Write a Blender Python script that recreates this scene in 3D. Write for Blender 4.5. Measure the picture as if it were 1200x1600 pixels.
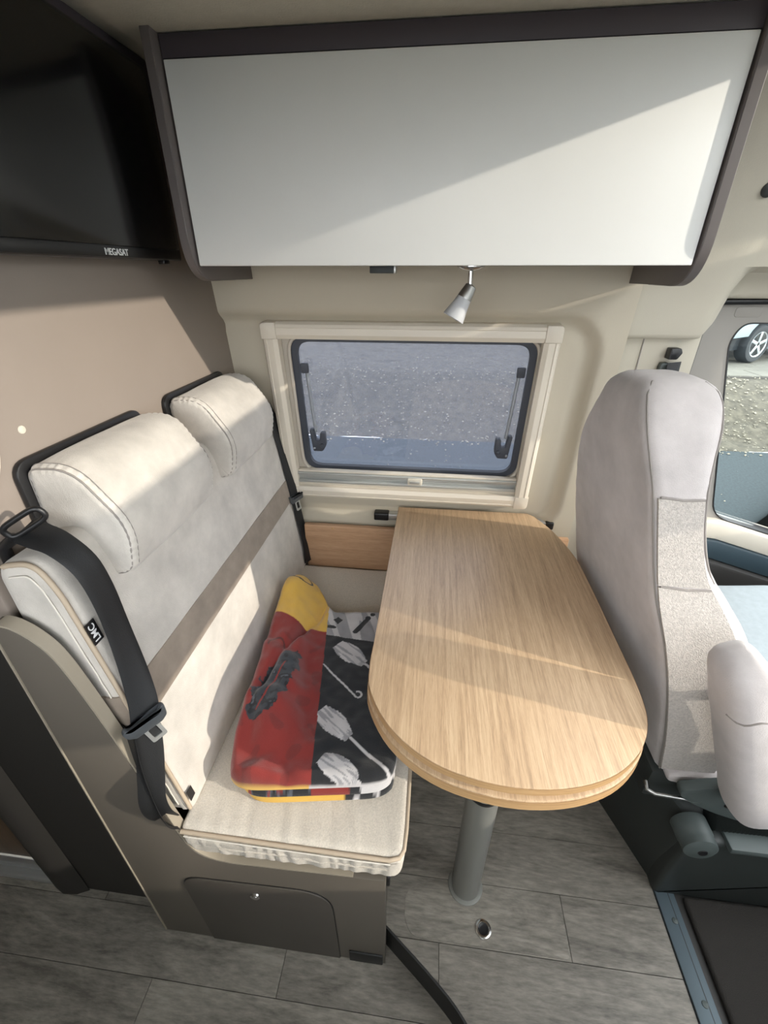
import bpy, bmesh, math, random
from mathutils import Vector, Matrix, noise
random.seed(7)
for o in list(bpy.data.objects): bpy.data.objects.remove(o)
S = bpy.context.scene
COL = S.collection
R = math.radians

# ------------------------------------------------------------------ camera, sky, sun, exposure
cd = bpy.data.cameras.new('camera'); cam = bpy.data.objects.new('camera', cd); COL.objects.link(cam)
cd.sensor_fit = 'HORIZONTAL'; cd.sensor_width = 36; cd.lens = 36*680/1200
cd.clip_start = 0.02; cd.clip_end = 300
cam.location = (0, 0, 1.45); cam.rotation_euler = (R(90-28.94), 0, R(6.46))
S.camera = cam

SUN_D = Vector((-1, .23, -.30)).normalized()          # direction the sunlight travels
w = bpy.data.worlds.new('sky'); S.world = w; w.use_nodes = True
nt = w.node_tree; nt.nodes.clear()
bg = nt.nodes.new('ShaderNodeBackground'); bg.inputs['Strength'].default_value = 2.6
bg.inputs['Color'].default_value = (.93, .97, 1.0, 1)      # even, hazy winter sky
wo = nt.nodes.new('ShaderNodeOutputWorld')
nt.links.new(bg.outputs[0], wo.inputs[0])
sl = bpy.data.lights.new('sun', 'SUN'); sl.energy = 1.5; sl.angle = R(.6); sl.color = (1, .92, .79)
sun = bpy.data.objects.new('sun', sl); COL.objects.link(sun); sun.location = (6, -2, 4)
sun.rotation_euler = SUN_D.to_track_quat('-Z', 'Y').to_euler()
vs = S.view_settings
vs.view_transform = 'Standard'; vs.look = 'None'; vs.exposure = 1.25; vs.gamma = 1; vs.use_curve_mapping = False

# ------------------------------------------------------------------ materials
def rgb(h):
    h = h.lstrip('#'); c = [int(h[i:i+2], 16)/255 for i in (0, 2, 4)]
    return tuple(x/12.92 if x <= .04045 else ((x+.055)/1.055)**2.4 for x in c) + (1,)
def N(t, typ, **kw):
    n = t.nodes.new(typ)
    for k, v in kw.items():
        if k in n.inputs: n.inputs[k].default_value = v
        else: setattr(n, k, v)
    return n
def mat(name, col, rough=.6, metal=0, mottle=0, mscale=8, bump=0, bscale=300, sheen=0, coat=0, spec=.5, stretch=(1,1,1)):
    m = bpy.data.materials.new(name); m.use_nodes = True; t = m.node_tree
    b = t.nodes['Principled BSDF']; c = rgb(col)
    b.inputs['Base Color'].default_value = c; b.inputs['Roughness'].default_value = rough
    b.inputs['Metallic'].default_value = metal; b.inputs['Sheen Weight'].default_value = sheen
    b.inputs['Coat Weight'].default_value = coat; b.inputs['Specular IOR Level'].default_value = spec
    tc = N(t, 'ShaderNodeTexCoord'); mp = N(t, 'ShaderNodeMapping'); mp.inputs['Scale'].default_value = stretch
    t.links.new(tc.outputs['Object'], mp.inputs[0])
    if mottle:
        n = N(t, 'ShaderNodeTexNoise', Scale=mscale, Detail=5, Roughness=.6)
        t.links.new(mp.outputs[0], n.inputs['Vector'])
        r = N(t, 'ShaderNodeValToRGB'); e = r.color_ramp.elements
        e[0].position = .3; e[1].position = .7
        e[0].color = tuple(x*(1-mottle) for x in c[:3])+(1,); e[1].color = tuple(min(1, x*(1+mottle)) for x in c[:3])+(1,)
        t.links.new(n.outputs['Fac'], r.inputs[0]); t.links.new(r.outputs[0], b.inputs['Base Color'])
    if bump:
        n = N(t, 'ShaderNodeTexNoise', Scale=bscale, Detail=3)
        t.links.new(mp.outputs[0], n.inputs['Vector'])
        bp = N(t, 'ShaderNodeBump', Strength=bump, Distance=.002)
        t.links.new(n.outputs['Fac'], bp.inputs['Height']); t.links.new(bp.outputs[0], b.inputs['Normal'])
    return m
def wood(name, c1, c2, c3, stretch, scale=6, rough=.45, rnd=0, bump=.08, dist=.6):
    m = bpy.data.materials.new(name); m.use_nodes = True; t = m.node_tree; b = t.nodes['Principled BSDF']
    b.inputs['Roughness'].default_value = rough
    tc = N(t, 'ShaderNodeTexCoord'); mp = N(t, 'ShaderNodeMapping'); mp.inputs['Scale'].default_value = stretch
    src = tc.outputs['Object']
    oi = N(t, 'ShaderNodeObjectInfo')
    if rnd:
        v = N(t, 'ShaderNodeVectorMath', operation='MULTIPLY_ADD'); v.inputs[1].default_value = (1, 1, 1)
        k = N(t, 'ShaderNodeMath', operation='MULTIPLY'); k.inputs[1].default_value = 37
        t.links.new(oi.outputs['Random'], k.inputs[0]); t.links.new(src, v.inputs[0]); t.links.new(k.outputs[0], v.inputs[2])
        src = v.outputs[0]
    t.links.new(src, mp.inputs[0])
    n1 = N(t, 'ShaderNodeTexNoise', Scale=scale, Detail=7, Roughness=.65, Distortion=dist)
    n2 = N(t, 'ShaderNodeTexNoise', Scale=scale*9, Detail=3, Roughness=.7)
    t.links.new(mp.outputs[0], n1.inputs['Vector']); t.links.new(mp.outputs[0], n2.inputs['Vector'])
    mx = N(t, 'ShaderNodeMix', data_type='FLOAT'); mx.inputs[0].default_value = .42
    t.links.new(n1.outputs['Fac'], mx.inputs[2]); t.links.new(n2.outputs['Fac'], mx.inputs[3])
    r = N(t, 'ShaderNodeValToRGB'); e = r.color_ramp.elements
    e[0].position = .36; e[1].position = .64; e[0].color = rgb(c1); e[1].color = rgb(c3)
    k = e.new(.5); k.color = rgb(c2)
    t.links.new(mx.outputs[0], r.inputs[0])
    out = r.outputs[0]
    if rnd:
        h = N(t, 'ShaderNodeHueSaturation'); ma = N(t, 'ShaderNodeMapRange')
        ma.inputs[3].default_value = 1-rnd; ma.inputs[4].default_value = 1+rnd
        t.links.new(oi.outputs['Random'], ma.inputs[0]); t.links.new(ma.outputs[0], h.inputs['Value']); t.links.new(out, h.inputs['Color'])
        out = h.outputs[0]
    t.links.new(out, b.inputs['Base Color'])
    bp = N(t, 'ShaderNodeBump', Strength=bump, Distance=.001)
    t.links.new(n2.outputs['Fac'], bp.inputs['Height']); t.links.new(bp.outputs[0], b.inputs['Normal'])
    return m
def glass(name, tint, haze=0, hazecol='#8a90a0', gloss=.08):
    m = bpy.data.materials.new(name); m.use_nodes = True; t = m.node_tree; t.nodes.clear()
    tr = N(t, 'ShaderNodeBsdfTransparent'); tr.inputs[0].default_value = rgb(tint)
    gl = N(t, 'ShaderNodeBsdfGlossy', Roughness=.03); fr = N(t, 'ShaderNodeFresnel', IOR=1.45)
    out = N(t, 'ShaderNodeOutputMaterial'); a = tr.outputs[0]
    if haze:
        df = N(t, 'ShaderNodeBsdfDiffuse'); df.inputs[0].default_value = rgb(hazecol)
        tl = N(t, 'ShaderNodeBsdfTranslucent'); tl.inputs[0].default_value = rgb(hazecol)
        m0 = N(t, 'ShaderNodeMixShader'); m0.inputs[0].default_value = .5
        t.links.new(df.outputs[0], m0.inputs[1]); t.links.new(tl.outputs[0], m0.inputs[2])
        mh = N(t, 'ShaderNodeMixShader'); mh.inputs[0].default_value = haze
        t.links.new(a, mh.inputs[1]); t.links.new(m0.outputs[0], mh.inputs[2]); a = mh.outputs[0]
    mm = N(t, 'ShaderNodeMixShader')
    t.links.new(fr.outputs[0], mm.inputs[0]); t.links.new(a, mm.inputs[1]); t.links.new(gl.outputs[0], mm.inputs[2])
    t.links.new(mm.outputs[0], out.inputs[0])
    return m
M = dict(
 suede=mat('light_suede', '#c0bab2', .9, mottle=.17, mscale=11, bump=.3, bscale=500, sheen=.25),
 weave=mat('flat_weave', '#c9c1b5', .9, mottle=.15, mscale=330, bump=.5, bscale=700, sheen=.15),
 stripe=mat('taupe_suede', '#8d8073', .9, mottle=.17, mscale=18, bump=.15, bscale=500, sheen=.2),
 piping=mat('beige_piping', '#b0a08c', .7, bump=.1),
 seam=mat('seam_thread', '#8b8580', .9),
 stitch=mat('pale_thread', '#d8d2c8', .9),
 cabsuede=mat('cab_seat_suede', '#b9b2b0', .9, mottle=.15, mscale=9, bump=.3, bscale=500, sheen=.25),
 cabweave=mat('cab_seat_weave', '#b2aba4', .9, mottle=.2, mscale=200, bump=.8, bscale=400, sheen=.2),
 cabblue=mat('cab_seat_cushion', '#a9b2b6', .9, mottle=.06, mscale=60, bump=.3, bscale=700),
 belt=mat('belt_webbing', '#17181a', .55, bump=.25, bscale=700),
 black=mat('black_plastic', '#141416', .4),
 buckle=mat('grey_buckle_plastic', '#4a4d50', .4),
 chrome=mat('chrome', '#d8d8d8', .18, metal=1),
 steel=mat('brushed_steel', '#b9b9b6', .35, metal=1),
 alu=mat('aluminium', '#c9cbcb', .4, metal=.8),
 taupe=mat('taupe_laminate', '#5d574f', .5, bump=.05, bscale=200),
 taupe_lid=mat('taupe_laminate_lid', '#4d4842', .55, bump=.05, bscale=200),
 lit_rim=mat('taupe_lit_edge', '#968d7e', .45),  # paler taupe that paints light caught on the bench panel's edges
 bulk=mat('bulkhead_laminate', '#887d74', .55, mottle=.03, mscale=5, bump=.05, bscale=250),
 lining=mat('beige_wall_lining', '#b9b09e', .7, mottle=.02, mscale=4, bump=.12, bscale=350),
 lining2=mat('pale_cab_lining', '#b9b3a4', .7, mottle=.02, bump=.15, bscale=400),
 ceil=mat('ceiling_fabric', '#c6c1b3', .95, mottle=.04, mscale=60, bump=.4, bscale=260),
 white=mat('white_cabinet_door', '#e6e6e3', .42, mottle=.02, mscale=3),
 anth=mat('anthracite_laminate', '#4b444a', .5),
 anth2=mat('brown_grey_panel', '#665f5d', .45),
 frame=mat('cream_window_frame', '#d3cabb', .45),
 liner=mat('beige_inner_frame', '#b4aca0', .5),
 rubber=mat('dark_rubber', '#3c4049', .55),
 stay=mat('grey_stay', '#9aa0a8', .35, metal=.4),
 blindbar=mat('blind_bar', '#b9bbb8', .35, metal=.5),
 handle=mat('cream_handle', '#cfc9bb', .5),
 tv=mat('tv_screen', '#0b0c0d', .16),
 tvb=mat('tv_bezel', '#08080a', .3),
 print_w=mat('white_print', '#d9dadb', .6),
 oak=wood('oak_table_top', '#a58a6d', '#c2a483', '#d4ba98', (15, .5, 15), 7, .42),
 oakedge=wood('oak_edge_band', '#a5825a', '#b99468', '#c9a67a', (1, 1, 60), 4, .45),
 oakpanel=wood('oak_wall_panel', '#a07c5e', '#b48f6f', '#c39f80', (.5, 9, 9), 7, .45),
 floorw=wood('grey_floor_plank', '#5a564f', '#7b766d', '#948e84', (.9, 4.2, 4.2), 3.2, .5, rnd=.08, dist=1.6),
 joint=mat('floor_joint', '#4e4a45', .8),
 leg=mat('grey_table_leg', '#83837e', .4, metal=.3),
 stepm=mat('dark_step_edge', '#1d1d1d', .6),
 dark=mat('dark_panel', '#2c2a28', .55),
 darkwood=wood('dark_wood', '#4d3a27', '#5d4832', '#6a543d', (9, 9, 1), 4),
 plast=mat('seat_grey_plastic', '#4c5453', .5, bump=.1, bscale=500),
 plastd=mat('seat_dark_plastic', '#2c302f', .5, bump=.1, bscale=500),
 strip=mat('blue_grey_trim', '#5a676e', .45, metal=.3),
 mat_=mat('dark_carpet', '#2e2b28', .95, bump=.8, bscale=600),
 doorgrey=mat('door_grey_plastic', '#8b8781', .6, bump=.15, bscale=400),
 sill=mat('door_pale_sill', '#c9c2b4', .5),
 doord=mat('door_dark_blue_plastic', '#33424a', .5, bump=.2, bscale=400),
 road=mat('asphalt', '#2b3437', .9, mottle=.35, mscale=40, bump=.6, bscale=80),
 gravel=mat('gravel_bank', '#4d483d', .95, mottle=.5, mscale=9, bump=.9, bscale=30),
 stone=mat('pale_stone', '#8a8374', .9, mottle=.4, mscale=2),
 paving=mat('grey_paving', '#67645b', .9, mottle=.15, mscale=3, bump=.3, bscale=40),
 carp=mat('pale_silver_paint', '#93a3a9', .25, coat=.6),
 tyre=mat('tyre_rubber', '#22262a', .8, bump=.3, bscale=60),
 rimm=mat('alloy_rim', '#c2c8cc', .3, metal=.8),
 carglass=mat('car_dark_glass', '#1a2226', .08),
 frost=mat('frosted_lamp_glass', '#dedfe2', .35),
 sky_=None)
M['pane'] = glass('tinted_acrylic_pane', '#999daa', haze=.20, hazecol='#9097aa')
M['cabglass'] = glass('clear_side_glass', '#eef6f6')
M['frost'].node_tree.nodes['Principled BSDF'].inputs['Transmission Weight'].default_value = .35

# ------------------------------------------------------------------ mesh helpers
BASE = {}
def tag(o, label=None, cat=None, group=None, kind=None):
    if label: o['label'] = label
    if cat: o['category'] = cat
    if group: o['group'] = group
    if kind: o['kind'] = kind
    return o
def thing(name, loc, label, cat, group=None):
    o = bpy.data.objects.new(name, None); COL.objects.link(o); o.location = loc; o.empty_display_size = .05
    BASE[o] = Vector(loc); return tag(o, label, cat, group)
def finish(bm, name, m, parent=None, smooth=35, base=None):
    """link a bmesh (world coordinates) as one mesh object; origin at the parent's base or at its own centre bottom"""
    bmesh.ops.remove_doubles(bm, verts=bm.verts, dist=1e-6)
    bmesh.ops.recalc_face_normals(bm, faces=bm.faces)
    if parent: b = BASE[parent]
    elif base is not None: b = Vector(base)
    else:
        xs = [v.co for v in bm.verts]
        b = Vector(((min(v.x for v in xs)+max(v.x for v in xs))/2, (min(v.y for v in xs)+max(v.y for v in xs))/2, min(v.z for v in xs)))
    bmesh.ops.translate(bm, verts=bm.verts, vec=-b)
    me = bpy.data.meshes.new(name); bm.to_mesh(me); bm.free()
    if smooth:
        me.shade_smooth(); me.set_sharp_from_angle(angle=R(smooth))
    if m: me.materials.append(M[m] if isinstance(m, str) else m)
    o = bpy.data.objects.new(name, me); COL.objects.link(o)
    if parent: o.parent = parent
    else: o.location = b
    BASE[o] = b
    return o
def struct(o, label=None): return tag(o, label, kind='structure')
def box_bm(a, b, bev=0, seg=2, bm=None):
    bm = bm or bmesh.new()
    r = bmesh.ops.create_cube(bm, size=1)['verts']
    for v in r: v.co = Vector([a[i] if v.co[i] < 0 else b[i] for i in range(3)])
    if bev:
        es = {e for v in r for e in v.link_edges}
        bmesh.ops.bevel(bm, geom=list(es), offset=bev, segments=seg, profile=.5, affect='EDGES')
    return bm
def box(name, a, b, m, parent=None, bev=.003, seg=2): return finish(box_bm(a, b, bev, seg), name, m, parent)
AX = {'x': lambda u, v, w: Vector((w, u, v)), 'y': lambda u, v, w: Vector((u, w, v)), 'z': lambda u, v, w: Vector((u, v, w))}
def prism_bm(poly, axis, a, b, bev=0, seg=2, f=None, bm=None):
    bm = bm or bmesh.new(); f = f or AX[axis]
    p = [bm.verts.new(f(u, v, a)) for u, v in poly]; q = [bm.verts.new(f(u, v, b)) for u, v in poly]
    f0 = bm.faces.new(p); f1 = bm.faces.new(q[::-1]); n = len(p)
    for i in range(n): bm.faces.new((p[i], q[i], q[(i+1) % n], p[(i+1) % n]))
    bmesh.ops.recalc_face_normals(bm, faces=bm.faces)
    if bev: bmesh.ops.bevel(bm, geom=list(set(f0.edges) | set(f1.edges)), offset=bev, segments=seg, profile=.5, affect='EDGES')
    return bm
def prism(name, poly, axis, a, b, m, parent=None, bev=0, seg=2): return finish(prism_bm(poly, axis, a, b, bev, seg), name, m, parent)
def rounded(poly, rad, n=6):
    """polygon with each corner replaced by an arc; rad one number or one per corner"""
    out = []; k = len(poly)
    for i in range(k):
        r = rad[i] if isinstance(rad, (list, tuple)) else rad
        p = Vector(poly[i]); a = (Vector(poly[i-1])-p); c = (Vector(poly[(i+1) % k])-p)
        if r <= 0: out.append(tuple(p)); continue
        r = min(r, a.length*.49, c.length*.49)
        p0 = p+a.normalized()*r; p2 = p+c.normalized()*r
        for j in range(n+1):
            t = j/n; out.append(tuple(p0*(1-t)**2+p*2*t*(1-t)+p2*t*t))
    return out
def resample(poly, step):
    out = []; k = len(poly)
    for i in range(k):
        a = Vector(poly[i]); b = Vector(poly[(i+1) % k]); m = max(1, int((b-a).length/step))
        for j in range(m): out.append(tuple(a.lerp(b, j/m)))
    return out
def offset(poly, d):
    """inward offset of a closed polygon by vertex normals"""
    k = len(poly); ar = sum(poly[i][0]*poly[(i+1) % k][1]-poly[(i+1) % k][0]*poly[i][1] for i in range(k)); s = 1 if ar > 0 else -1
    out = []
    for i in range(k):
        a, p, c = Vector(poly[i-1]), Vector(poly[i]), Vector(poly[(i+1) % k])
        t = (c-a)
        if t.length < 1e-9: out.append(tuple(p)); continue
        t.normalize(); out.append(tuple(p+Vector((-t.y, t.x))*d*s))
    return out
def loft_bm(rings, caps=True, bm=None, closed=True):
    bm = bm or bmesh.new(); vs_ = [[bm.verts.new(p) for p in r] for r in rings]; n = len(rings[0])
    for i in range(len(vs_)-1):
        for j in range(n if closed else n-1):
            bm.faces.new((vs_[i][j], vs_[i][(j+1) % n], vs_[i+1][(j+1) % n], vs_[i+1][j]))
    if caps:
        for r in (vs_[0][::-1], vs_[-1]):
            c = bm.verts.new(sum((v.co for v in r), Vector())/n)
            for j in range(n): bm.faces.new((r[j], r[(j+1) % n], c))
    return bm
def puff(name, prof, axis, a, b, m, parent=None, r=.015, seg=5, steps=24, wob=0, wsc=20, crown=0, deform=None, ruche=0, capin=()):
    """closed profile swept along an axis, with rounded ends and a slightly crowned, wrinkled skin"""
    f = AX[axis]; rings = []; seq = []
    for i in range(seg+1):
        t = i/seg*math.pi/2; seq.append((a+r*(1-math.sin(t)), r*(1-math.cos(t))))
    seq = [(a+r*(1-math.sin(i/seg*math.pi/2)), r*(1-math.cos(i/seg*math.pi/2))) for i in range(seg, -1, -1)]
    mid = [(a+r+(b-a-2*r)*i/steps, 0) for i in range(1, steps)]
    mid += [(a+r+d_, 0) for d_ in (.004, .008, .012)]+[(b-r-d_, 0) for d_ in (.004, .008, .012)] if ruche else []
    mid = sorted(set(mid))
    seq = seq+mid+[(a+b-y, ins) for y, ins in reversed(seq)]
    seq = [(a, r+c_) for c_ in sorted(capin, reverse=True)]+seq
    for y, ins in seq:
        t = (y-a)/(b-a); c = crown*4*t*(1-t)
        e = min(y-a, b-y)/(b-a)*1.0; wv = ruche*math.exp(-(min(y-a, b-y)/.022)**2) if ruche else 0
        pts = offset(prof, ins-c)
        if wv: pts = [tuple(Vector(p)+(Vector(q_)-Vector(p))*1.0*wv/.001*(math.sin(i*1.55)+.8*noise.noise(Vector((i*.35, y*20, 0))))) for i, (p, q_) in enumerate(zip(pts, offset(pts, .001)))]
        rings.append([f(u, v, y) for u, v in pts])
    bm = loft_bm(rings)
    bmesh.ops.recalc_face_normals(bm, faces=bm.faces); bm.normal_update()
    if wob:
        for v in bm.verts: v.co += v.normal*wob*noise.noise(v.co*wsc)
    if deform:
        for v in bm.verts: v.co = deform(v.co.copy())
    return finish(bm, name, m, parent, smooth=60)
def tube_bm(path, r, n=8, closed=False, bm=None, up=Vector((.13, .21, .97))):
    P = [Vector(p) for p in path]; rings = []; k = len(P); u0 = None
    for i in range(k):
        t = (P[(i+1) % k]-P[i-1]) if closed else (P[min(i+1, k-1)]-P[max(i-1, 0)])
        t.normalize()
        if u0 is None:
            u0 = up.cross(t)
            if u0.length < .1: u0 = Vector((1, 0, 0)).cross(t)
        u0 = (u0-t*u0.dot(t)).normalized(); v = t.cross(u0)
        rr = r[i] if isinstance(r, (list, tuple)) else r
        rings.append([P[i]+(u0*math.cos(2*math.pi*j/n)+v*math.sin(2*math.pi*j/n))*rr for j in range(n)])
    if closed: rings.append(rings[0])
    return loft_bm(rings, caps=not closed, bm=bm)
def tube(name, path, r, m, parent=None, n=8, closed=False): return finish(tube_bm(path, r, n, closed), name, m, parent, smooth=50)
def spline(pts, n=8, closed=False):
    P = [Vector(p) for p in pts]; out = []; k = len(P); m = k if closed else k-1
    for i in range(m):
        a, b = P[i], P[(i+1) % k]; p = P[i-1] if (closed or i > 0) else a*2-b; q = P[(i+2) % k] if (closed or i+2 < k) else b*2-a
        for j in range(n):
            t = j/n; out.append(.5*((2*a)+(b-p)*t+(2*p-5*a+4*b-q)*t*t+(3*a-p-3*b+q)*t**3))
    if not closed: out.append(P[-1])
    return out
def ribbon(name, path, side, wid, th, m, parent=None, lift=None):
    """flat strap: path points, one side vector (or one per point), width and thickness"""
    P = [Vector(p) for p in path]; rings = []; k = len(P)
    for i in range(k):
        t = (P[min(i+1, k-1)]-P[max(i-1, 0)]).normalized()
        s = Vector(side[i] if isinstance(side, list) else side); s = (s-t*s.dot(t)).normalized(); nn = t.cross(s)
        h = wid/2; e = th/2
        rings.append([P[i]+s*a*h+nn*b*e for a, b in ((-1, -.4), (-.97, -1), (-.5, -1), (0, -1), (.5, -1), (.97, -1), (1, -.4), (1, .4), (.97, 1), (.5, 1), (0, 1), (-.5, 1), (-.97, 1), (-1, .4))])
    return finish(loft_bm(rings), name, m, parent, smooth=50)
def lathe(name, prof, org, axis, m, parent=None, n=24, caps=True):
    """profile of (radius, distance along axis)"""
    ax = Vector(axis).normalized(); u = ax.orthogonal().normalized(); v = ax.cross(u); o = Vector(org)
    rings = [[o+ax*d+(u*math.cos(2*math.pi*j/n)+v*math.sin(2*math.pi*j/n))*max(r, 1e-4) for j in range(n)] for r, d in prof]
    return finish(loft_bm(rings, caps), name, m, parent, smooth=40)
def ring_plate(name, outer, inner, f, n0, n1, m, parent=None):
    """flat ring between two polygons of equal count, f(u,v,n) -> world, from n0 to n1"""
    bm = bmesh.new(); k = len(outer)
    A = [[bm.verts.new(f(u, v, n)) for u, v in p] for p, n in ((outer, n0), (outer, n1), (inner, n1), (inner, n0))]
    for a in range(4):
        for i in range(k): bm.faces.new((A[a][i], A[a][(i+1) % k], A[(a+1) % 4][(i+1) % k], A[(a+1) % 4][i]))
    return finish(bm, name, m, parent)
def rrect(x0, x1, y0, y1, r, n=6): return rounded([(x0, y0), (x1, y0), (x1, y1), (x0, y1)], r if r > 0 else 1e-4, n)
def clip(poly, x0, x1, y0, y1):
    for ax, lim, s in ((0, x0, 1), (0, x1, -1), (1, y0, 1), (1, y1, -1)):
        out = []
        for i in range(len(poly)):
            a, b = poly[i-1], poly[i]; da = (a[ax]-lim)*s; db = (b[ax]-lim)*s
            if (da >= 0) != (db >= 0):
                t = da/(da-db); out.append((a[0]+(b[0]-a[0])*t, a[1]+(b[1]-a[1])*t))
            if db >= 0: out.append(b)
        poly = out
        if len(poly) < 3: return []
    ar = abs(sum(poly[i-1][0]*poly[i][1]-poly[i][0]*poly[i-1][1] for i in range(len(poly))))
    return poly if ar > 2e-4 else []
def text(name, s, size, mtx, m, parent, depth=.0006):
    cu = bpy.data.curves.new('t', 'FONT'); cu.body = s; cu.size = size; cu.extrude = depth; cu.align_x = 'CENTER'; cu.align_y = 'CENTER'; cu.offset = size*.012
    to = bpy.data.objects.new('t', cu); COL.objects.link(to)
    me = bpy.data.meshes.new_from_object(to.evaluated_get(bpy.context.evaluated_depsgraph_get()))
    bpy.data.objects.remove(to); bm = bmesh.new(); bm.from_mesh(me); bpy.data.meshes.remove(me)
    bmesh.ops.transform(bm, matrix=mtx, verts=bm.verts)
    o = finish(bm, name, m, parent, smooth=0); return o
def frame_m(org, xa, ya):
    x = Vector(xa).normalized(); z = x.cross(Vector(ya)).normalized(); y = z.cross(x)
    return Matrix(((x.x, y.x, z.x, org[0]), (x.y, y.y, z.y, org[1]), (x.z, y.z, z.z, org[2]), (0, 0, 0, 1)))

# ------------------------------------------------------------------ setting: floors
ZA = -.10; ZC = 1.815
edge = [tuple(p[:2]) for p in spline([(-.30, .62, 0), (-.12, .51, 0), (-.043, .455, 0), (.078, .373, 0), (.149, .312, 0), (.24, .19, 0), (.31, .03, 0), (.35, -.15, 0), (.36, -.44, 0)], 5)]
fl_poly = edge+[(.655, -.44), (.655, 1.40), (-.30, 1.40)]
fl = struct(finish(prism_bm(fl_poly, 'z', ZA, -.006), 'floor', 'joint', base=(.2, .6, -.006)), 'raised dinette floor of grey wood-look planks')
al_poly = [(-2.4, -.44), (.5, -.44), (.5, .60), (-.66, .60), (-.66, .53), (-2.4, .53)]
af = struct(finish(prism_bm(al_poly, 'z', ZA-.06, ZA-.006), 'floor_aisle', 'joint', base=(-.6, .2, ZA-.006)), 'lower aisle floor of grey wood-look planks')
def planks(poly, par, z, y0, x0, wd, ln):
    xs = [p[0] for p in poly]; ys = [p[1] for p in poly]; r = int((min(ys)-y0)//wd); y = y0+r*wd; g = .0007
    while y < max(ys):
        x = x0-ln*4+(r*.37 % 1)*ln
        while x < max(xs):
            c = clip(poly, x+g, x+ln-g, y+g, y+wd-g)
            if c: finish(prism_bm(c, 'z', z-.008, z), 'plank', 'floorw', par, smooth=0)
            x += ln
        y += wd; r += 1
planks(fl_poly, fl, 0, .438, .405, .131, .86)
planks(al_poly, af, ZA, .322, -.302, .131, .86)
# step face along the curved floor edge
bm = bmesh.new(); ev = [Vector((p[0], p[1], 0)) for p in edge]
rings = []
for i, p in enumerate(ev):
    t = (ev[min(i+1, len(ev)-1)]-ev[max(i-1, 0)]).normalized(); n_ = Vector((t.y, -t.x, 0))*-1
    n_ = Vector((-abs(n_.x), -abs(n_.y), 0))
    rings.append([p+n_*.001+Vector((0, 0, .0015)), p+n_*.005+Vector((0, 0, .0005)), p+n_*.006+Vector((0, 0, -.01)), p+n_*.006+Vector((0, 0, ZA)), p+Vector((0, 0, ZA))])
so = finish(loft_bm(rings), 'step_edge', 'stepm', fl); 
hp = rounded([(.02, .442), (.40, .442), (.402, .535), (.33, .545), (.05, .56), (-.005, .53), (.0, .47)], [.04, .01, .03, .05, .03, .03, .04])
finish(prism_bm(hp, 'z', -.004, .0016), 'hatch_lid', 'floorw', fl, smooth=0)
t = thing('floor_socket', (.197, .475, .0016), 'round chrome-rimmed black socket set in the floor by the table leg', 'floor socket')
lathe('ring', [(.012, .001), (.013, .004), (.016, .0045), (.0195, .003), (.0205, .0)], (.197, .475, .0016), (0, 0, 1), 'chrome', t, caps=False)
lathe('well', [(.0128, .002), (.0122, .0035), (.006, .0015), (.0, .001)], (.197, .475, .0016), (0, 0, 1), 'black', t)
# trim strip at the cab floor
t = struct(box('trim_1', (.657, -.43, -.004), (.705, .615, .006), 'strip', bev=.002), 'blue-grey metal strip between plank floor and cab carpet')
for yy in (.40, .545, .25, .05): lathe('screw', [(.007, 0), (.0065, .002), (.003, .0032), (0, .0035)], (.682, yy, .006), (0, 0, 1), 'plast', t, n=12)
box('groove', (.688, -.43, .004), (.6895, .61, .0066), 'plastd', t, bev=0)
cf = struct(box('floor_cab', (.655, -.44, -.16), (2.2, 1.5, -.006), 'dark', bev=0), 'dark cab floor')
cp = finish(box_bm((.725, -.42, -.006), (1.6, .60, .012), .009, 3), 'floor_mat', 'mat_'); tag(cp, 'dark brown carpet mat on the cab floor beside the metal strip', 'mat')

# ------------------------------------------------------------------ setting: walls, ceiling, the cab shell
struct(box('wall_left', (-.665, .446, ZA), (-.635, 1.46, ZC), 'bulk', bev=.004), 'beige laminate bulkhead behind the bench')
wl = bpy.data.objects['wall_left']
lathe('screw_cap', [(.0065, 0), (.006, .0015), (.002, .0022), (0, .0023)], (-.635, .588, 1.234), (1, 0, 0), 'handle', wl, n=16)
tube('round_edge_trim', [(-.634, .39+.150*math.cos(a), 1.243+.12*math.sin(a)) for a in [(-1.1+i*.1) for i in range(23)] if .39+.150*math.cos(a) > .45], .0022, 'frame', wl, n=6)
LEAN = math.tan(R(6.5))
def wallY(z): return 1.42-(z-.72)*LEAN if z > .64 else 1.429
def sstep(a, b, x):
    t = min(1, max(0, (x-a)/(b-a))); return t*t*(3-2*t)
def relief(x, z):
    # rounded-rectangle recess, raised border outside
    cx, cz, hx, hz, rr = -.13, .985, .575, .352, .10
    qx = abs(x-cx)-hx+rr; qz = abs(z-cz)-hz+rr
    d = math.hypot(max(qx, 0), max(qz, 0))+min(max(qx, qz), 0)-rr
    return .026*sstep(-.012, .016, d)-.006*math.exp(-((d+.022)/.010)**2)
WC = Vector((-.085, 1.386, 1.024)); LA = R(6.5)
WU = Vector((0, -math.sin(LA), math.cos(LA))); WN = Vector((0, -math.cos(LA), -math.sin(LA)))
def W(u, v, n): return WC+Vector((u, 0, 0))+WU*v+WN*n
hu0, hu1, hz0, hz1 = -.385, .390, .748, 1.293
xs = sorted({round(-.655+i*.0125, 5) for i in range(94)}-{None}); xs = [x for x in xs if abs(x-(WC.x+hu0)) > .004 and abs(x-(WC.x+hu1)) > .004]+[WC.x+hu0, WC.x+hu1]; xs = sorted(x for x in xs if x <= .512)+[.515]
zs = [ZA, .2, .4, .5]+[round(.55+i*.0125, 5) for i in range(75)]+[1.55, 1.7, ZC+.01]; zs = sorted([z for z in zs if abs(z-hz0) > .004 and abs(z-hz1) > .004]+[hz0, hz1])
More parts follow.
